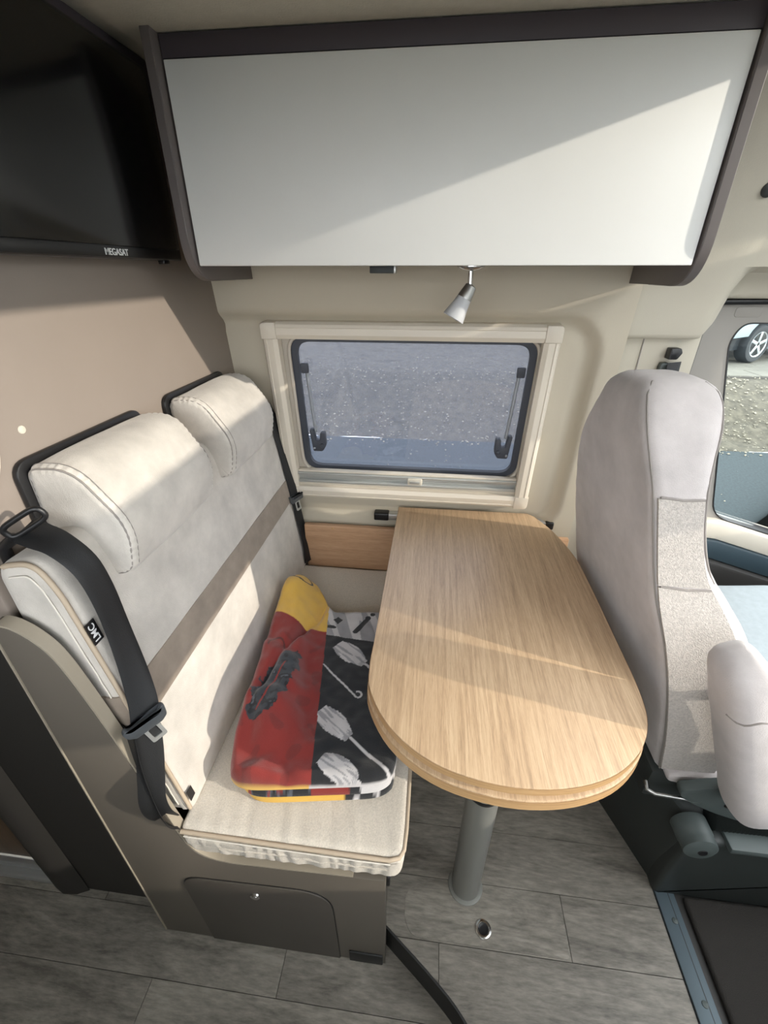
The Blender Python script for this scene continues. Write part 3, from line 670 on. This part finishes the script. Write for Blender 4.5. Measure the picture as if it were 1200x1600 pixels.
# ------------------------------------------------------------------ folded blanket with printed squares
RED, RD2, DRD, YEL, BLK, GRY, LGT, CHR, SLT = [rgb(c) for c in ('#7d2823', '#702622', '#4e1f1c', '#cfa548', '#191b1f', '#908f92', '#bdbabb', '#2e3238', '#4b5058')]
def seg_d(p, a, b):
    ax_, ay = b[0]-a[0], b[1]-a[1]; tt = max(0, min(1, ((p[0]-a[0])*ax_+(p[1]-a[1])*ay)/(ax_*ax_+ay*ay)))
    return math.hypot(p[0]-a[0]-ax_*tt, p[1]-a[1]-ay*tt), tt
def broom(p, a, b, c):
    """bristles from a to b, stick from b to c"""
    d, tt = seg_d(p, a, b); L = math.hypot(b[0]-a[0], b[1]-a[1])
    wdt = L*(.26*math.sin(math.pi*min(1, .18+tt*.75))**.8)+.0025*noise.noise(Vector((p[0]*160, p[1]*160, 0)))
    if d < wdt and 0 < tt < .97: return GRY if (tt > .86 and int(tt*60) % 2) else (LGT if noise.noise(Vector((((p[0]-a[0])*(b[1]-a[1])-(p[1]-a[1])*(b[0]-a[0]))/L*170, tt*2.5, a[0]*50))) > -.1 else GRY)
    if seg_d(p, b, c)[0] < .0035: return LGT
    return None
def print_col(x, y):
    # x along the near edge, y away from it, both on the blanket itself
    p = (x, y)
    if x < .155:
        if y > .425+.035*sstep(.09, .0, x):
            d = abs(math.hypot((x-.075), (y-.602)*1.3)-.022)
            if d < .0026 and x > .06: return BLK
            if seg_d(p, (.03, .605), (.075, .585))[0] < .0024 or seg_d(p, (.02, .628), (.045, .600))[0] < .0022: return BLK
            return YEL
        d, tt = seg_d(p, (.018, .135), (.078, .300)); wdt = .040*math.sin(math.pi*(.12+.8*tt))**.6+.016*noise.noise(Vector((x*40, y*40, 0)))+.006*noise.noise(Vector((x*110, y*110, 0)))
        if d < wdt:
            if d < .002 and tt < .8: return RED
            k = noise.noise(Vector((x*70, y*70, 5)))
            return CHR if k > -.1 else (BLK if k > -.5 else SLT)
        if abs(math.hypot((x-.03)*1.1, (y-.33)*.8)-.022) < .0022 and y > .325: return DRD
        return RED if noise.noise(Vector((x*25, y*25, 9))) > -.35 else RD2
    if y > .415-.22*(x-.155):
        if seg_d(p, (.240, .425), (.272, .472))[0] < .008 or math.hypot(x-.278, y-.482) < .009 or math.hypot(x-.293, y-.497) < .008: return BLK
        if abs(x-.186)*1.1+abs(y-.478) < .016: return BLK
        if math.hypot((x-.166)*.6, (y-.447)*1.4) < .010: return BLK
        return LGT if noise.noise(Vector((x*40+y*12, x*8, 0))) > -.1 else GRY
    for a, b, c in (((.190, .378), (.270, .302), (.31, .262)), ((.160, .165), (.236, .089), (.335, -.004)), ((.172, .044), (.255, -.004), (.30, -.04))):
        k = broom(p, a, b, c)
        if k: return k
    if seg_d(p, (.157, .303), (.242, .205))[0] < .0024: return LGT
    if abs(math.hypot(x-.251, y-.207)-.009) < .0024 and not (x < .247 and y > .207): return LGT
    return BLK
M['blanket'] = mat('printed_fleece', '#ffffff', .95, bump=.5, bscale=450, sheen=.3)
_t = M['blanket'].node_tree; _a = N(_t, 'ShaderNodeVertexColor'); _a.layer_name = 'print'
_t.links.new(_a.outputs[0], _t.nodes['Principled BSDF'].inputs['Base Color'])
def fold(name, p0, p1, q0, q1, z0, hfun, colfun, nx, ny, par, er=.02, far=None):
    """one folded layer: a soft slab over a rounded footprint whose top follows hfun"""
    bm = bmesh.new(); lay = bm.verts.layers.float_color.new('print'); g = []
    def world(p, q): return -.367+p*.989-q*.148, .488+p*.148+q*.989
    for j in range(ny+1):
        row = []
        for i in range(nx+1):
            u, v = i/nx*2-1, j/ny*2-1
            uu = u*math.sqrt(1-.15*v**8); vv = v*math.sqrt(1-.15*u**8)
            x = (p0+p1)/2+uu*(p1-p0)/2; qe = far(x) if far else q1; y = (q0+qe)/2+vv*(qe-q0)/2; x += .034*(1-u)/2*max(0, y)/.6
            d = min((1-abs(u))*(p1-p0)/2, (1-abs(v))*(qe-q0)/2)
            e = min(1, d/er); prof = math.sqrt(max(0, 1-(1-e)**2))
            z = z0+hfun(x, y)*(.15+.85*prof)
            X, Y = world(x, y)
            vtx = bm.verts.new((X, Y, z)); vtx[lay] = colfun(x, y, d); row.append(vtx)
        g.append(row)
    for j in range(ny):
        for i in range(nx): bm.faces.new((g[j][i], g[j][i+1], g[j+1][i+1], g[j+1][i]))
    ring = [g[0][i] for i in range(nx)]+[g[j][nx] for j in range(ny)]+[g[ny][i] for i in range(nx, 0, -1)]+[g[j][0] for j in range(ny, 0, -1)]
    lowr = []
    for v in ring:
        q_ = bm.verts.new((v.co.x, v.co.y, z0)); q_[lay] = v[lay]; lowr.append(q_)
    k = len(ring)
    for i in range(k): bm.faces.new((ring[i], lowr[i], lowr[(i+1) % k], ring[(i+1) % k]))
    bm.faces.new(lowr)
    return finish(bm, name, 'blanket', par, smooth=75)
t = thing('folded_blanket', (-.23, .78, .462), 'folded fleece blanket with yellow, red and black printed squares on the bench seat', 'blanket')
c1 = lambda x, y, d: YEL if x < .225 else (LGT if noise.noise(Vector((x*50, y*50, 0))) > .2 else BLK)
fold('bottom_fold', .004, .340, -.016, .50, .4565, lambda x, y: .018, c1, 50, 60, t, er=.010)
def c2(x, y, d):
    if x > .235: return BLK if x < .26 else LGT
    if .155 < x: return RED
    k = noise.noise(Vector((x*70, y*70, 0))); return YEL if (x < .02) else (BLK if k > -.1 else (SLT if k > -.35 else RED))
fold('middle_fold', -.006, .338, -.013, .50, .472, lambda x, y: .016, c2, 120, 60, t, er=.009)
def htop(x, y):
    h = .026+.010*sstep(.20, .10, x)
    roll = sstep(.135, .055, x)*sstep(.02, .16, y)
    h += .046*roll+.030*math.exp(-((x-.045)/.05)**2-((y-.565)/.06)**2)
    # the creases where the cloth is doubled over itself
    def crease(a, b, w_, dep):
        d, tt = seg_d((x, y), a, b); return -dep*math.exp(-(d/w_)**2)*math.sin(math.pi*min(1, max(0, .1+.8*tt)))
    h += crease((.112, .46), (.055, .33), .010, .026)+crease((.055, .33), (.0, .17), .010, .020)+crease((.0, .17), (.02, .06), .014, .006)
    h += crease((.150, .57), (.118, .44), .010, .018)
    h += .010*math.exp(-((x-.09)/.02)**2)*sstep(.10, .2, y)*(1-sstep(.36, .44, y))
    wz = noise.noise(Vector((x*11+2, y*11, 0)))
    h += .0065*math.sin(55*(x*.6+y*.8)+4*wz)*sstep(.16, .08, x)*(1-sstep(.38, .44, y))
    h += .0035*math.sin(80*(y-.35*x)+5*wz)*math.exp(-((y-.05)/.05)**2)
    h += .008*noise.noise(Vector((x*16, y*12, 0)))*sstep(.19, .12, x)+.004*noise.noise(Vector((x*14, y*10, 0)))+.0035*noise.noise(Vector((x*40, y*35, 2)))
    return max(.012, h)
c3 = lambda x, y, d: (YEL if (y < .3 and x < .15) else (LGT if y < .3 else print_col(x, y))) if d < .0009 else print_col(x, y)
fold('top_fold', -.036, .345, -.006, .60, .486, htop, c3, 200, 300, t, er=.024, far=lambda x: .525+.115*sstep(.165, .075, x))

# ------------------------------------------------------------------ cab seat
t = thing('cab_seat', (.85, .95, 0), 'grey suede cab seat with integrated headrest and folded armrest beside the table', 'seat')
secs = [  # z, rear x, depth, y near, y far, corner radius
 (.395, .598, .14, .690, 1.25, .03), (.42, .585, .155, .682, 1.255, .04), (.55, .550, .175, .664, 1.262, .045), (.70, .512, .185, .667, 1.258, .05),
 (.80, .486, .180, .688, 1.245, .05), (.87, .468, .155, .722, 1.230, .045), (.93, .454, .122, .738, 1.218, .04), (1.02, .434, .108, .752, 1.195, .036),
 (1.10, .418, .112, .768, 1.155, .036), (1.15, .408, .130, .790, 1.115, .042), (1.195, .402, .150, .815, 1.080, .05), (1.228, .402, .156, .838, 1.060, .055), (1.251, .408, .148, .862, 1.040, .052),
 (1.267, .422, .116, .885, 1.015, .042), (1.274, .442, .070, .915, .985, .028)]
def sec_ring(z, xr, dp, ya, yb, r, off=0):
    p = rounded([(xr-off, ya-off), (xr+dp+off, ya-off), (xr+dp+off, yb+off), (xr-off, yb+off)], [r*.55, r, r, r*.9], 8)
    return [Vector((x-.008-.055*(y-.70), y, z)) for x, y in resample_n(p, 72)]
def resample_n(poly, n):
    P = [Vector(p) for p in poly]; L = [(P[(i+1) % len(P)]-P[i]).length for i in range(len(P))]; T = sum(L); out = []; i = 0; acc = 0
    for k in range(n):
        s = T*k/n
        while acc+L[i] < s: acc += L[i]; i += 1
        out.append(tuple(P[i].lerp(P[(i+1) % len(P)], (s-acc)/max(L[i], 1e-9))))
    return out
def interp(z):
    for a, b in zip(secs, secs[1:]):
        if a[0] <= z <= b[0]:
            k = (z-a[0])/(b[0]-a[0]); return tuple(a[i]+(b[i]-a[i])*k for i in range(6))
    return secs[-1]
import bisect
dens = [secs[0]]
ZS = [s[0] for s in secs]
def smooth_sec(z):
    # Catmull-Rom through the table
    i = max(0, min(len(secs)-2, bisect.bisect_right(ZS, z)-1)); a, b = secs[i], secs[i+1]; p = secs[max(0, i-1)]; q_ = secs[min(len(secs)-1, i+2)]
    k = (z-a[0])/(b[0]-a[0]); out = [z]
    for c in range(1, 6):
        m1 = (b[c]-p[c])/max(1e-6, b[0]-p[0])*(b[0]-a[0]); m2 = (q_[c]-a[c])/max(1e-6, q_[0]-a[0])*(b[0]-a[0])
        out.append((2*k**3-3*k*k+1)*a[c]+(k**3-2*k*k+k)*m1+(-2*k**3+3*k*k)*b[c]+(k**3-k*k)*m2)
    return tuple(out)
zz = [.395+i*(1.228-.395)/56 for i in range(57)]+[1.235, 1.243, 1.251, 1.259, 1.267, 1.271, 1.274]
bm = loft_bm([sec_ring(*smooth_sec(z)) for z in zz]); bmesh.ops.recalc_face_normals(bm, faces=bm.faces); bm.normal_update()
for v in bm.verts: v.co += v.normal*(.0025*noise.noise(v.co*9)+.0012*noise.noise(v.co*30))
br = finish(bm, 'seat_back', 'cabsuede', t, smooth=60)
def seat_pt(z, fx, side, off=.001):
    s = smooth_sec(z); xr, dp, ya = s[1], s[2], s[3]
    return Vector((xr+fx*dp, ya-off, z))
# woven insert panels on the near flank and the seams between them
def flank(name, z0, z1, f0, f1, m):
    rows = []
    nz = 14
    for i in range(nz+1):
        z = z0+(z1-z0)*i/nz; s = smooth_sec(z); a = s[1]-.001; b_ = s[1]-.008+s[2]*.80
        rows.append([Vector((a+(b_-a)*j/10, s[3]-.0035, z)) for j in range(11)])
    bm = loft_bm(rows, caps=False, closed=False)
    geo = bmesh.ops.extrude_face_region(bm, geom=list(bm.faces))
    for e in geo['geom']:
        if isinstance(e, bmesh.types.BMVert): e.co.y += .006
    return finish(bm, name, m, br, smooth=60)
flank('flank_panel', .42, .908, 0, 1, 'cabweave'); flank('flank_panel', .912, 1.085, 0, 1, 'cabweave')
def corner_path(sx, z0, z1, k):
    out = []
    for i in range(k+1):
        z = z0+(z1-z0)*i/k; ss = smooth_sec(z); p = rounded([(ss[1], ss[3]), (ss[1]+ss[2], ss[3]), (ss[1]+ss[2], ss[4]), (ss[1], ss[4])], [ss[5]*.55, ss[5], ss[5], ss[5]*.9], 40)
        q_ = max(p, key=lambda c: sx*c[0]-c[1]); out.append((q_[0]-.008-.055*(q_[1]-.70), q_[1], z))
    return out
tube('rear_seam', corner_path(-1, .40, 1.268, 44), .0022, 'seam', br, n=6)
tube('front_seam', corner_path(1, .915, 1.268, 26), .0020, 'seam', br, n=6)
for z in (.910, 1.088):
    s = smooth_sec(z); tube('cross_seam', [(s[1]+.003, s[3]-.003, z), (s[1]+s[2]*.4, s[3]-.0042, z-.004), (s[1]-.008+s[2]*.80, s[3]-.003, z-.002)], .002, 'seam', br, n=6)
# armrest hanging from its pivot
A0, A1 = Vector((.532, .585, .890)), Vector((.722, .591, .448)); rings = []
ad = (A1-A0).normalized(); aw = Vector((.92, 0, .40)); aw = (aw-ad*aw.dot(ad)).normalized(); at = ad.cross(aw)
for k in range(31):
    s = k/30; e = min(1, math.sqrt(max(0, 1-(1-min(1, s/.12))**2))+.02) if s < .12 else (min(1, math.sqrt(max(0, 1-(1-min(1, (1-s)/.10))**2))+.02) if s > .90 else 1)
    wv = (.041+.010*s)*(.35+.65*e); th = .055*(.3+.7*e); c = A0.lerp(A1, s)
    rings.append([c+aw*wv*math.copysign(abs(math.cos(q_))**.7, math.cos(q_))+at*th*math.copysign(abs(math.sin(q_))**.7, math.sin(q_)) for q_ in [2*math.pi*j/36 for j in range(36)]])
bm = loft_bm(rings); bmesh.ops.recalc_face_normals(bm, faces=bm.faces); bm.normal_update()
for v in bm.verts: v.co += v.normal*(.002*noise.noise(v.co*18)+.001*noise.noise(v.co*50))
ar = finish(bm, 'armrest', 'cabsuede', t, smooth=60)
nf = -at if at.y > 0 else at
def AF(u, v, n): return A0+ad*v+aw*u+nf*n
def AS(u, v, lift=.001):
    wv = .041+.010*v/.48; q_ = min(.999, abs(u)/wv); return AF(u, v, .055*(1-q_**2.857)**.35+lift)
tube('armrest_seam', [AS(-.041+.0078*i, .108+.004*math.sin(i)) for i in range(11)], .0017, 'seam', ar, n=6)
tube('armrest_edge_seam', [AS(.020+.006*sstep(0, .3, v), v) for v in [.035+.022*i for i in range(19)]], .0017, 'seam', ar, n=6)
finish(prism_bm(rounded([(.024, .070), (.040, .092), (.038, .122), (.026, .122)], .003), 'y', -.012, .0022, .0008, f=lambda u, v, n: AS(u, v, n)), 'pivot_cover', 'black', ar)
tube('armrest_pivot', [(.610, .60, .72), (.618, .69, .70)], .014, 'black', t, n=16)
# seat cushion seen past the backrest
cpf = rounded([(.66, .45), (1.16, .47), (1.20, .55), (1.12, .585), (.80, .555), (.66, .545)], [.03, .04, .05, .06, .1, .03], 6)
puff('seat_squab', resample(cpf, .02), 'y', .72, 1.24, 'cabblue', t, r=.03, seg=5, steps=30, wob=.002)
# skirt of the cover, tucked over the hinge
prism('cover_skirt', rounded([(.596, .41), (.60, .392), (.66, .378), (.705, .362), (.715, .372), (.755, .40), (.75, .43)], .01), 'y', .666, .70, 'cabsuede', t, bev=.006)
sh = rounded([(.606, .420), (.66, .440), (.700, .452), (.730, .442), (.760, .410), (.80, .385), (.86, .372), (1.15, .365), (1.15, .318), (.86, .322), (.76, .325), (.70, .345), (.64, .375), (.612, .395)], .02, 5)
so = prism('side_shield', sh, 'y', .628, .655, 'plast', t, bev=.006)
lathe('shield_screw', [(.007, .0), (.006, -.003), (0, -.004)], (.715, .6275, .385), (0, 1, 0), 'black', so, n=12)
tube('release_bar', [(.548, .660, .395), (.545, .642, .392), (.56, .634, .390), (.66, .632, .383)], .0045, 'steel', t)
box('slide_frame', (.57, .68, .30), (1.2, 1.24, .40), 'plastd', t, bev=.01)
lathe('pivot_hub', [(0, 0), (.030, .0), (.037, .004), (.038, .012), (.038, .028), (.0395, .030), (.0395, .065)], (.668, .575, .285), (0, 1, 0), 'plast', t, n=32)
lathe('hub_hole', [(.011, .0), (.0095, -.0015), (0, -.001)], (.672, .575, .280), (0, 1, 0), 'black', t, n=16)
bel = []
for k in range(66):
    bel.append((.020+.006*math.cos(k*math.pi), k*.0045))
lathe('bellows', bel, (.715, .645, .300), (1, 0, .02), 'plastd', t, n=20)
finish(box_bm((.742, .588, .262), (1.2, .66, .282), .006, 2), 'rocker_trim', 'plast', t)
bs = rounded([(.652, -.004), (.652, .10), (.662, .24), (.69, .275), (.76, .27), (1.25, .255), (1.25, -.004)], [.01, .05, .05, .02, .02, .01, .01], 5)
prism('pedestal', bs, 'y', .602, 1.27, 'plastd', t, bev=.014, seg=3)
prism('pedestal_rear', rounded([(.575, .84), (.66, .62), (.70, .62), (.70, 1.26), (.575, 1.26)], .02), 'z', -.004, .31, 'plastd', t, bev=.008)

# ------------------------------------------------------------------ outside
struct(finish(prism_bm([(-40, -30), (60, -30), (60, 6.1), (-40, 6.1)], 'z', -.80, -.70), 'ground_road', 'road', smooth=0), 'blue-grey asphalt road outside')
bm = bmesh.new(); nx, ny = 150, 80; g = []
for j in range(ny+1):
    y = 6.1+8*j/ny
    g.append([bm.verts.new((-8+22*i/nx, y, -.70+.59*sstep(0, 1, (y-6.1)/2)+.035*noise.noise(Vector(((-8+22*i/nx)*5, y*5, 0)))+.02*noise.noise(Vector(((-8+22*i/nx)*14, y*14, 0))))) for i in range(nx+1)])
for j in range(ny):
    for i in range(nx): bm.faces.new((g[j][i], g[j][i+1], g[j+1][i+1], g[j+1][i]))
gb = finish(bm, 'gravel_bank', 'gravel', smooth=70); tag(gb, 'rough gravel and dry grass bank beside the road', 'gravel', kind='stuff')
V, Fc = [], []
for k in range(3400):
    x = random.uniform(-5, 9); y = random.uniform(2.6, 9.5) if k % 2 and x < 3.2 else random.uniform(5.9, 8.1); q_ = random.uniform(.008, .028) if y > 5.9 else random.uniform(.006, .016)
    z = -.70+.60*sstep(0, 1, max(0, (y-6.1)/2))+.008; a = random.random()*6; n0 = len(V)
    for dx, dy, dz in ((1, 0, 0), (.1, .8, .1), (-.9, .2, 0), (-.1, -.7, .05), (.15, .1, .6), (0, 0, -.5)):
        V.append((x+q_*(dx*math.cos(a)-dy*math.sin(a)), y+q_*(dx*math.sin(a)+dy*math.cos(a)), z+q_*dz))
    for f_ in ((0, 1, 4), (1, 2, 4), (2, 3, 4), (3, 0, 4), (1, 0, 5), (2, 1, 5), (3, 2, 5), (0, 3, 5)): Fc.append(tuple(n0+i for i in f_))
me = bpy.data.meshes.new('loose_stones'); me.from_pydata(V, [], Fc); me.materials.append(M['stone'])
gs = bpy.data.objects.new('loose_stones', me); COL.objects.link(gs); tag(gs, 'loose pale stones scattered over the gravel bank', 'stones', kind='stuff')
pv = finish(prism_bm([(3.4, 8.05), (40, 8.05), (40, 60), (-30, 60), (-30, 14), (3.4, 14)], 'z', -.40, -.085), 'ground_paving', 'joint', smooth=0); struct(pv, 'paved parking area outside')
for r_ in range(6):
    for k in range(14):
        x = 3.4+k*.5+(r_ % 2)*.25; y = 8.08+r_*.5
        finish(box_bm((x+.006, y+.006, -.12), (x+.494, y+.494, -.072+random.uniform(-.003, .003)), .006, 1), 'slab', 'paving', pv, smooth=0)
# parked car
CA = R(28); cxv = Vector((math.cos(CA), math.sin(CA), 0)); cyv = Vector((-math.sin(CA), math.cos(CA), 0)); CO = Vector((5.95, 9.28, -.072))
def CF(u, v, n): return CO+cxv*u+Vector((0, 0, v))+cyv*n       # u along the car, v up, n across (0 = near side)
t = thing('parked_car', tuple(CO), 'pale silver car with alloy wheel parked on the paving outside the cab window', 'car')
WB = 2.55; rw = .335
def arch(c): return [(c+.41*math.cos(a), rw+.41*math.sin(a)) for a in [math.pi+.55-(math.pi+1.1)*i/14 for i in range(15)]]
low = [(-.85, .46)]+[p for p in arch(0)]+[p for p in arch(WB)]+[(WB+.85, .30), (WB+.88, .72), (WB+.75, .92), (WB+.2, 1.0), (-.75, .98), (-.88, .70)]
low = [p for p in low if p[1] >= .2 and not (p[0] < 0 and p[1] < .46)]
finish(prism_bm(low, 'y', 0, 1.72, .04, 2, f=CF), 'body', 'carp', t)
cab = [(-.72, .97), (-.35, 1.42), (.4, 1.48), (1.35, 1.46), (2.1, .99)]
cb = finish(prism_bm(cab, 'y', .12, 1.60, .06, 3, f=CF), 'cabin', 'carp', t)
finish(prism_bm([(-.45, 1.02), (-.22, 1.36), (.48, 1.40), (.48, 1.02)], 'y', .105, .13, 0, f=CF), 'side_window', 'carglass', t)
finish(prism_bm([(.55, 1.02), (.55, 1.40), (1.28, 1.38), (1.85, 1.02)], 'y', .105, .13, 0, f=CF), 'side_window', 'carglass', t)
finish(prism_bm([(.42, .24), (WB-.42, .24), (WB-.42, .33), (.42, .33)], 'y', -.01, .2, .01, f=CF), 'sill', 'tyre', t)
finish(prism_bm([(-.80, .24), (WB+.8, .20), (WB+.8, .5), (-.80, .5)], 'y', .16, 1.42, 0, f=CF), 'underbody', 'tyre', t)
for c in (0, WB):
    wh = lathe('tyre', [(.215, 0), (.235, -.012), (.31, -.006), (rw, .03), (rw, .18), (.31, .21), (.2, .21)], CF(c, rw, .03), cyv, 'tyre', t, n=40)
    lathe('wheel_rim', [(.0, .07), (.19, .07), (.205, .03), (.225, -.006), (.232, .0)], CF(c, rw, .03), cyv, 'plastd', wh, n=40)
    lathe('rim_ring', [(.200, .02), (.205, -.004), (.222, -.012), (.228, .004)], CF(c, rw, .03), cyv, 'rimm', wh, n=40, caps=False)
    for k in range(5):
        a = 2*math.pi*k/5+.3; ca, sa = math.cos(a), math.sin(a)
        pts = [(c+ca*r_-sa*h, rw+sa*r_+ca*h) for r_, h in ((.03, -.03), (.20, -.026), (.212, -.02), (.212, .02), (.20, .026), (.03, .03))]
        finish(prism_bm(pts, 'y', .022, .055, .006, f=CF), 'spoke', 'rimm', wh)
    lathe('hub_cap', [(0, .0), (.03, .002), (.045, .012), (.05, .05)], CF(c, rw, .045), cyv, 'rimm', wh, n=20)
